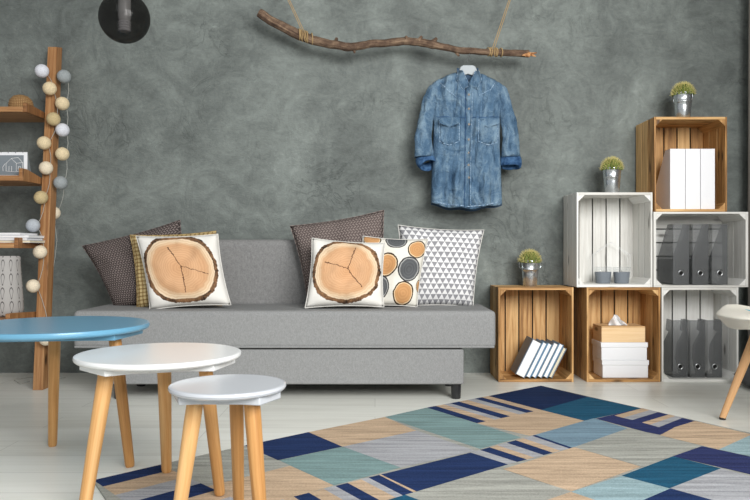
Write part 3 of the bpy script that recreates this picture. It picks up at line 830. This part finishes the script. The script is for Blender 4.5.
strip('seam', [(470.6, 94), (470.4, 120), (470.0, 160), (469.2, 206)], .5, .0055, 'denim_seam')
strip('hem_seam', [(434, 202), (450, 205.5), (466, 207), (482, 206), (499, 202)], 1.0, .003, 'denim_seam')
for k, (a, c) in enumerate(((439, 458), (477, 497))):
    s = B(); rows = []
    for j in range(9):
        py = 121 + j * 2.9; inset = 0 if j < 8 else 3
        rows.append([s.bm.verts.new((sx(a + inset + (c - a - 2 * inset) * i / 8), yfront(a + (c - a) * i / 8, py) - .0035, sz(py + (1.5 * (1 - abs(i - 4) / 4) if j == 8 else 0)))) for i in range(9)])
    for j in range(8):
        for i in range(8): s.face([rows[j][i], rows[j][i + 1], rows[j + 1][i + 1], rows[j + 1][i]], [(0, 0)] * 4, smooth=True)
    pk = s.build('pocket', 'denim', shirt, SH, solid=.002, angle=180)
    s = B(); yy = yfront((a + c) / 2, 124) - .008
    s.prism([(sx(a - .5), sz(119.5)), (sx(c + .5), sz(119.5)), (sx(c + .5), sz(125)), (sx((a + c) / 2), sz(129)), (sx(a - .5), sz(125))], 1, yy, yy + .002)
    s.build('pocket_flap', 'denim', pk, SH)
    strip('seam', [(a, 121), (a, 143), ((a + c) / 2, 146.5), (c, 143), (c, 121)], .7, .0055, 'denim_seam')
for py in (97, 111, 126.5, 141, 153.5, 166, 178.5):
    q = yfront(467.3, py) - .006
    s = B(); s.prism([(sx(467.4) + .0062 * math.cos(k * PI / 8), sz(py) + .0062 * math.sin(k * PI / 8)) for k in range(16)], 1, q - .002, q + .002)
    s.build('button', 'button_metal', shirt, SH)
# collar: two folded flaps and a stand
for s_ in (-1, 1):
    s = B()
    if s_ < 0: q = [(457.8, 71), (462, 71.5), (468.5, 87.5), (461.5, 92), (455.8, 81)]
    else: q = [(478.5, 71.5), (474.5, 72), (468.8, 87.5), (475.5, 92), (480.5, 81)]
    c0 = (sum(p[0] for p in q) / 5, sum(p[1] for p in q) / 5)
    vo = []
    for i, p in enumerate(q): vo.append(s.bm.verts.new((sx(p[0]), YS - (.012 if i in (0,) else .024 if i == 1 else .050 if i in (2,) else .060 if i == 3 else .040), sz(p[1]))))
    vc = s.bm.verts.new((sx(c0[0]), YS - .054, sz(c0[1])))
    for i in range(5): s.face([vo[i], vo[(i + 1) % 5], vc], [(0, 0)] * 3)
    cf_ = [v.co.copy() + Vector((0, -.004, 0)) for v in vo]
    fl_ = s.build('collar_flap', 'denim', shirt, SH, solid=.004, sub=0, angle=60)
    s = B(); s.tube(cf_[1:] + [cf_[0]], .0013, 5); s.build('seam', 'denim_seam', fl_, SH)
s = B()
def cs(u, v):
    a = PI * (1 + u) if False else (u * PI)
    x = (467.5 + 10.5 * math.cos(a)); return Vector((sx(x), YS + .018 * math.sin(a) - .004, sz(73.5 - 5.5 * v + 0.0)))
s.grid(cs, 20, 3); s.build('collar_stand', 'denim_inside', shirt, SH, solid=.003)
# sleeves
def sleeve(path, label=None):
    s = B(); rings = []
    pts = []; 
    n = 22; m_ = 34
    for i in range(m_ + 1):
        q = i / m_ * (len(path) - 1); k = min(int(q), len(path) - 2); f = q - k
        pts.append([path[k][j] * (1 - f) + path[k + 1][j] * f for j in range(3)])
    for i, (px, py, r) in enumerate(pts):
        row = []
        nx = pts[min(i + 1, m_)]; pv = pts[max(i - 1, 0)]; dx, dy = nx[0] - pv[0], nx[1] - pv[1]; L = math.hypot(dx, dy); ax, ay = dy / L, -dx / L
        for k in range(n):
            a = 2 * PI * k / n; rr = r * (1 + .16 * noise.noise(Vector((math.cos(a) * 1.6, math.sin(a) * 1.6, py * .05 + px))) + .07 * math.sin(a * 5 + py * .05))
            row.append(s.bm.verts.new((sx(px + ax * rr * math.cos(a)), YS - .006 - .95 * rr / F * YS * math.sin(a) + .004, sz(py + ay * rr * math.cos(a)))))
        rings.append(row)
    for i in range(m_):
        for k in range(n): s.face([rings[i][k], rings[i][(k + 1) % n], rings[i + 1][(k + 1) % n], rings[i + 1][k]], [(0, 0)] * 4, smooth=True)
    return s.build('sleeve', 'denim', shirt, SH, solid=.003, angle=180)
sl = sleeve([(438, 84, 3), (433, 91, 5.8), (429.5, 103, 6.6), (425.8, 120, 7.0), (423.2, 138, 8.2), (424.0, 157, 9.8)])
sr = sleeve([(496, 84, 3), (500.8, 91, 5.8), (504.5, 103, 6.4), (508, 120, 7.0), (510, 138, 8.0), (510.5, 157, 9.6)])
def cuff(par, cx, cy, rx, axis, roll):
    """rolled denim band; axis points out of the opening (x right, y to camera, z down, pixels)"""
    A = Vector((axis[0], -axis[1], -axis[2])).normalized(); U = Vector((math.cos(roll), 0, -math.sin(roll))); U = (U - A * U.dot(A)).normalized(); W = A.cross(U)
    prof = [(-5.6, .2), (-5.9, 1.6), (-4.6, 2.4), (-1.5, 2.7), (2.0, 2.6), (4.8, 2.3), (5.8, 1.4), (5.6, .2), (4.2, -.6), (0, -1.0), (-4.2, -.7)]
    s = B(); m_ = len(prof); ctr = P(cx, cy, YS); k1 = YS / F
    def f(u, v):
        a = u * 2 * PI; h, t = prof[int(round(v * m_)) % m_]
        q = .45 * noise.noise(Vector((math.cos(a) * 2.2, math.sin(a) * 2.2, v * 5 + cx)))
        h += .5 * math.sin(a * 3 + cx) + q; t += q
        return ctr + (U * (rx - 2 + t) * math.cos(a) + W * (rx * .66 - 1 + t) * math.sin(a) + A * h) * k1
    s.grid(f, 40, m_, close_u=True); return s.build('cuff', 'denim_dark', par, SH, angle=180, weld=True)
cuff(sl, 426.8, 161.8, 10.2, (.35, .75, .80), .22)
cuff(sr, 510.8, 162.0, 10.0, (-.08, .30, .95), .04)

# ------------------------------------------------------------------ ladder shelf
def railY(z): return 3.655 + (4.08 - 3.655) * (z / 1.84)
def railX(z): return -1.675 - .115 * (z / 1.84)
LO = (-1.75, 3.8, 0)
lad = thing('ladder_shelf', LO, 'leaning wooden ladder shelf with four shelves at the left edge', 'shelf')
for mir in (0, 1):
    s = B(); prev = None; rows = []
    for i in range(2):
        z = (0, 1.83)[i]; y = railY(z); x = railX(z)
        if mir: x = -4.25 - x
        w, d = .025, .036
        rows.append([s.bm.verts.new((x + a * w, y + b_ * d + (.0 if not i else 0), z + b_ * (.0 if i == 0 else .008))) for a, b_ in ((-1, -1), (1, -1), (1, 1), (-1, 1))])
    tint = .5; o_ = random.random() * 5
    for k in range(4):
        k2 = (k + 1) % 4; s.face([rows[0][k], rows[0][k2], rows[1][k2], rows[1][k]], [(o_, k * .06), (o_, k * .06 + .06), (1.9 + o_, k * .06 + .06), (1.9 + o_, k * .06)], tint)
    s.face(rows[0][::-1], [(0, 0)] * 4); s.face(rows[1], [(0, 0)] * 4)
    s.build('rail', 'ladderwood', lad, LO, bevel=.002)
SHV = [(1.410, 3.76, .026, .045), (1.046, 3.67, .026, .062), (.706, 3.58, .026, .052), (.346, 3.45, .022, .048)]
for z, yf, th, ch in SHV:
    xr = railX(z) - .034; ymax = min(railY(z) + .10, 4.08)
    s = B(); n = 3; g = 0
    s.box(-2.42, xr - .02, yf, ymax, z, z + th)
    sh = s.build('shelf_board', 'ladderwood', lad, LO, bevel=.002)
    for x in (xr - .0195, -2.44):
        s = B(); s.prism([(yf, z - .001), (railY(z) + .09, z - .001), (railY(z) + .09, z + .024 + .006), (railY(z) - .03, z + .024 + .012), (yf + .05, z + ch), (yf, z + ch)], 0, x, x + .02)
        s.build('bracket', 'ladderwood', lad, LO, bevel=.002)

# basket on the top shelf
yb = 3.90
z0 = 1.4365
s = B(); s.lathe([(0, 0), (.052, 0), (.060, .012), (.062, .035), (.056, .060), (.038, .080), (.015, .088), (0, .089)], (X(21, yb), yb, z0), 36)
tag(s.build('lidded_basket', 'rattan', None, (X(21, yb), yb, z0)), 'small domed rattan basket on the top ladder shelf', 'basket')

# desk calendar with a line drawn house
yc = 3.76; zc = 1.0725
ox = X(27.5, yc); wC = .19; hC = .128
t = thing('desk_calendar', (ox - wC / 2, yc, zc), 'small grey desk calendar with a white house drawing on the second shelf', 'calendar')
s = B(); s.box(-wC / 2, wC / 2, -.003, 0, 0, hC); s.build('card', 'white_card', t, bevel=.0008)
s = B(); s.box(-wC / 2 + .011, wC / 2 - .018, -.0045, -.0031, .010, hC - .016); s.build('printed_face', 'card_grey', t)
s = B(); Hx = .032
def ln(*p): s.tube([(x + Hx, -.0055, z) for x, z in p], .0011, 5)
ln((-.045, .03), (-.045, .07), (-.018, .095), (.008, .07), (.008, .026), (-.045, .03)); ln((-.018, .095), (.018, .100), (.040, .074), (.040, .034), (.008, .026)); ln((.008, .07), (.040, .074)); ln((-.030, .03), (-.030, .055), (-.016, .055), (-.016, .028)); ln((-.06, .03), (-.062, .05), (-.05, .068)); ln((.018, .052), (.03, .054), (.03, .042), (.018, .04), (.018, .052))
s.build('house_drawing', 'white_paper', t)
s = B(); s.prism([(.0, 0), (.055, 0), (.003, hC)], 0, -wC / 2 + .004, wC / 2 - .001); s.build('easel_stand', 'card_grey', t)
for k in range(5):
    x = -wC / 2 + .02 + k * .0375; q = B(); q.tube([(x, -.004 + .006 * math.sin(a), hC + .002 + .006 * math.cos(a)) for a in [j * PI / 5 - .2 for j in range(9)]], .0011, 5); q.build('ring', 'steel', t)

# magazines on the third shelf
zz = .7325
for k in range(4):
    hh = (.012, .010, .013, .011)[k]; xr_ = (-1.715, -1.73, -1.722, -1.765)[k]
    s = B(); w, d = .25, .19; O_ = (xr_ - w / 2, 3.72, zz)
    t = thing('magazine', O_, ('lowest white magazine of the pile on the third shelf', 'second lowest white magazine of the shelf pile', 'white magazine just under the topmost one of the pile', 'topmost white magazine of the pile on the third shelf')[k], 'magazine', 'magazines piled on the third shelf')
    s.box(-w / 2, w / 2, -d / 2, d / 2, 0, .0012).box(-w / 2, w / 2, -d / 2, d / 2, hh - .0012, hh); s.build('cover', 'ball_white', t)
    s = B(); s.box(-w / 2 + .001, w / 2 - .001, -d / 2 + .001, d / 2 - .001, .0013, hh - .0013); s.build('page_block', 'cream_paper' if k == 0 else 'book_slate' if k == 9 else 'white_paper', t)
    zz += hh + .0012

# vase
m = Mat('vase_ceramic', .7, .25); u, v = m.uv()
tz = m.nt.nodes.new('ShaderNodeSeparateXYZ'); m.L(m.coord('Object'), tz.inputs[0]); cu = (u * 12.0).frac() - .5; rw = N(m.nt, tz.outputs[2]) / .068 - .2; cv = (rw.frac() - .5)
wid = .19 + (cv * 5.5).sin() * .07
rr = ((cu / wid) * (cu / wid) + (cv / .44) * (cv / .44)).sqrt()
line = rr.step(.74, .84) * (1.0 - rr.step(.94, 1.04))
m.color(m.mix(line, (172, 169, 166), (96, 94, 93))); m.bump(line * -1.0, .6, .006); M['vase'] = m.m
yv = 3.62; zv = .3685
vx = X(6, yv)
s = B(); s.lathe([(0, .006), (.064, 0), (.076, .012), (.081, .035), (.078, .10), (.072, .18), (.067, .255), (.066, .292), (.0615, .298), (.056, .27), (.058, .2), (.05, .03), (0, .03)], (vx, yv, zv), 48)
t = s.build('vase', 'vase', None, (vx, yv, zv), angle=60); tag(t, 'light grey ceramic vase with raised loop pattern on the lowest shelf', 'vase')

# string of cotton balls
YL = lambda py: railY(Z(py, 3.85)) - .075
balls = [(42, 71, 'ball_white', 0), (64, 76.5, 'ball_grey', 1), (49.7, 88.5, 'ball_cream', 0), (62.3, 103.6, 'ball_cream', 1), (53.4, 119, 'ball_tan', 0), (62.5, 130, 'ball_white', 1), (44, 143, 'ball_cream', 0), (62.3, 154, 'ball_cream', 1), (46, 168, 'ball_ivory', 0), (60.5, 182.8, 'ball_grey', 1), (41, 197.5, 'ball_tan', 0), (53.5, 213, 'ball_ivory', 2), (33, 225.5, 'ball_bluegrey', 0), (40, 252, 'ball_ivory', 0), (33, 286, 'ball_ivory', 0), (46, 339, 'ball_ivory', 0)]
LB = P(50, 150, 3.85)
t = thing('string_light', LB, 'string of white, cream and grey cotton ball lights on the ladder rail', 'string light')
posn = []
for (px, py, mt, side) in balls:
    y = YL(py) if side != 2 else railY(Z(py, 3.85)) + .075
    if side == 1: y += .04
    p = P(px, py, y); posn.append((p, side)); r = 6.7 / F * y
    s = B(); prof = [(r * math.sin(PI * k / 14), -r * math.cos(PI * k / 14)) for k in range(15)]
    prof[0] = (0, -r); prof[-1] = (0, r)
    s.lathe(prof, p, 28); s.build('cotton_ball', mt, t, LB)
for sel, nm in ((0, 'cord'), (1, 'cord')):
    pl2 = [p for p, sd in posn if (sd == 0) == (sel == 0)]
    pts = [pl2[0] + Vector((0, .036, .03))]
    for a, c in zip(pl2, pl2[1:]):
        for q in (0, .25, .5, .75): pts.append(a.lerp(c, q) + Vector((.012 * math.sin(q * PI) + .004, .034, 0)))
    pts.append(pl2[-1] + Vector((0, .034, -.02)))
    if sel == 1:
        for px, py in ((55, 225), (57, 240), (55, 258), (52, 275), (49, 290), (45, 305), (46, 330), (44, 360)): pts.append(P(px, py, 4.0))
        e = G(44, 378.5); 
        for px, py in ((46, 380), (56, 379), (66, 377.5), (60, 376.5), (30, 377), (14, 380), (20, 384), (30, 381)): pts.append(G(px, py, .004))
    s = B(); s.tube(pts, .0014, 6); s.build(nm, 'cord_grey', t, LB)

# ------------------------------------------------------------------ pendant lamp
yp = 2.55; pc = P(124.5, 18, yp); rp = 24.8 / F * yp
t = thing('pendant_lamp', pc, 'round smoked glass pendant lamp hanging at the upper left', 'lamp')
s = B(); prof = [(rp * math.sin(PI * k / 28), -rp * math.cos(PI * k / 28)) for k in range(27)]; prof[0] = (0, -rp)
s.lathe(prof, (0, 0, 0), 56); s.build('glass_globe', 'smoked_glass', t, angle=180)
B().lathe([(0, -.012), (.018, -.012), (.022, 0), (.022, .07), (.016, .10), (.012, .115), (0, .115)], (0, 0, .0), 28).build('socket', 'white_lacquer', t)
s = B()
for k in range(4): s.lathe([(.020, -.001), (.0225, .003), (.020, .007)], (0, 0, -.046 + k * .009), 24)
s.lathe([(0, -.05), (.019, -.047), (.019, -.012), (0, -.012)], n=24)
s.build('bulb_cap', 'white_card', t)
s = B(); s.lathe([(0, .088), (.034, .088), (.034, .094), (.02, .10), (0, .10)], n=28); s.build('collar', 'black_plastic', t)
s = B(); s.tube([(0, 0, .10), (0, 0, 2.749 - pc.z)], .003, 8); s.build('cable', 'black_plastic', t)
s = B(); s.lathe([(0, -.03), (.045, -.03), (.05, -.001), (0, -.001)], (0, 0, 2.75 - pc.z), 28); s.build('ceiling_cap', 'black_plastic', t)

# ------------------------------------------------------------------ chair at the right
cy_ = 2.78; cx0 = 1.33
ch = thing('shell_chair', (cx0 + .23, cy_, 0), 'white shell chair with cyan patches and beech legs at the right edge', 'chair'); OC = (cx0 + .23, cy_, 0)
prof = [(0.0, .462), (.012, .470), (.035, .478), (.07, .482), (.14, .478), (.22, .462), (.30, .462), (.36, .478), (.41, .53), (.45, .62), (.48, .72), (.50, .80)]
def shell(u, v):
    q = v * (len(prof) - 1); k = min(int(q), len(prof) - 2); f = q - k; f = f * f * (3 - 2 * f) if False else f
    x = prof[k][0] * (1 - f) + prof[k + 1][0] * f; z = prof[k][1] * (1 - f) + prof[k + 1][1] * f
    a = 2 * u - 1; hw = .235 * (1 - .12 * max(0, v - .6))
    nose = max(0, 1 - v * 2.2)
    x2 = x + .13 * abs(a) ** 2.6 * nose - (.13 * abs(a) ** 2.5 * max(0, v - .55) * 1.6)
    z2 = z - .022 + (.035 * abs(a) ** 3) * max(0, 1 - abs(v - .55) * 1.9) 
    return Vector((cx0 + x2, cy_ + a * hw, z2))
s = B(); V = s.grid(shell, 14, 22)
for f in s.bm.faces:
    c0 = f.calc_center_median(); f.material_index = 1 if (cx0 + .13 < c0.x < cx0 + .24 and -.13 < c0.y - cy_ < .14) else 0
so = s.build('shell', ['chair_white', 'chair_cyan'], ch, OC, angle=180)
md = so.modifiers.new('solid', 'SOLIDIFY'); md.thickness = .056; md.offset = 1
md = so.modifiers.new('sub', 'SUBSURF'); md.levels = 2; md.render_levels = 2
ft = G(722.5, 419.5)
for (fx, fy, tx, ty) in ((ft.x, ft.y, 1.535, 2.90), (ft.x, 2 * cy_ - ft.y, 1.535, 2 * cy_ - 2.90), (1.78, 2.985, 1.66, 2.90), (1.78, 2 * cy_ - 2.985, 1.66, 2 * cy_ - 2.90)):
    zf = .008 if (fx < 1.5 and fy < cy_) else 0; f = Vector((fx, fy, .008 + zf)); h = Vector((tx, ty, .41)); s = B(); s.tube([f, f.lerp(h, .5), h], [.0125, .017, .020], 18, tint=.6); lg = s.build('leg', 'beech', ch, OC)
    s = B(); s.tube([Vector((fx, fy, .0003 + zf)), Vector((fx, fy, .009 + zf))], [.0125, .013], 16); s.build('foot_cap', 'black_plastic', lg, OC)
s = B(); s.box(1.50, 1.70, cy_ - .12, cy_ + .12, .365, .392); s.build('seat_mount', 'black_plastic', ch, OC, bevel=.004)

# dark cushion on the floor in the corner
def cush(u, v, s_):
    a, d = 2 * u - 1, 2 * v - 1; k = max(0, 1 - a ** 4) ** .5 * max(0, 1 - d ** 4) ** .5
    return Vector((1.965 + a * .125 * (1 - .05 * (1 - d * d)), 3.62 + d * .14, .058 + s_ * .052 * k + .01 * a * k))
s = B(); s.grid(lambda u, v: cush(u, v, 1), 16, 16); s.grid(lambda u, v: cush(u, v, -1), 16, 16)
tag(s.build('floor_cushion', 'cushion_dark', None, (1.965, 3.62, 0), weld=True, angle=180), 'dark grey cushion on the floor behind the chair leg', 'cushion')

# ------------------------------------------------------------------ camera, light
cam = bpy.data.cameras.new('camera'); co = bpy.data.objects.new('camera', cam); C.objects.link(co)
co.location = (0, 0, H); co.rotation_euler = (PI / 2, 0, 0); cam.sensor_width = 36; cam.lens = 36 * F / 750; cam.clip_start = .05
bpy.context.scene.camera = co
def area(name, loc, target, sx_, sy_, power, col=(1, 1, 1)):
    l = bpy.data.lights.new(name, 'AREA'); l.shape = 'RECTANGLE'; l.size = sx_; l.size_y = sy_; l.energy = power; l.color = col
    o = bpy.data.objects.new(name, l); C.objects.link(o); o.location = loc
    o.rotation_euler = (Vector(target) - Vector(loc)).to_track_quat('-Z', 'Y').to_euler(); return o
area('window_daylight', (1.55, -.6, 2.1), (-.2, 4.0, .9), 2.2, 1.8, 112, (1, .99, .97)).data.spread = math.radians(120)
area('overhead_fill', (-.6, .3, 2.6), (-.1, 3.2, .3), 2.2, 1.2, 18, (.96, .98, 1))  # unseen overhead fill lamp, weak and cool; no roof window behind it
w = bpy.data.worlds.new('world'); bpy.context.scene.world = w; w.use_nodes = True
w.node_tree.nodes['Background'].inputs[0].default_value = (.97, .98, 1, 1); w.node_tree.nodes['Background'].inputs[1].default_value = .42
vs = bpy.context.scene.view_settings; vs.view_transform = 'Standard'; vs.look = 'None'; vs.gamma = 1; vs.exposure = 0; vs.use_curve_mapping = False
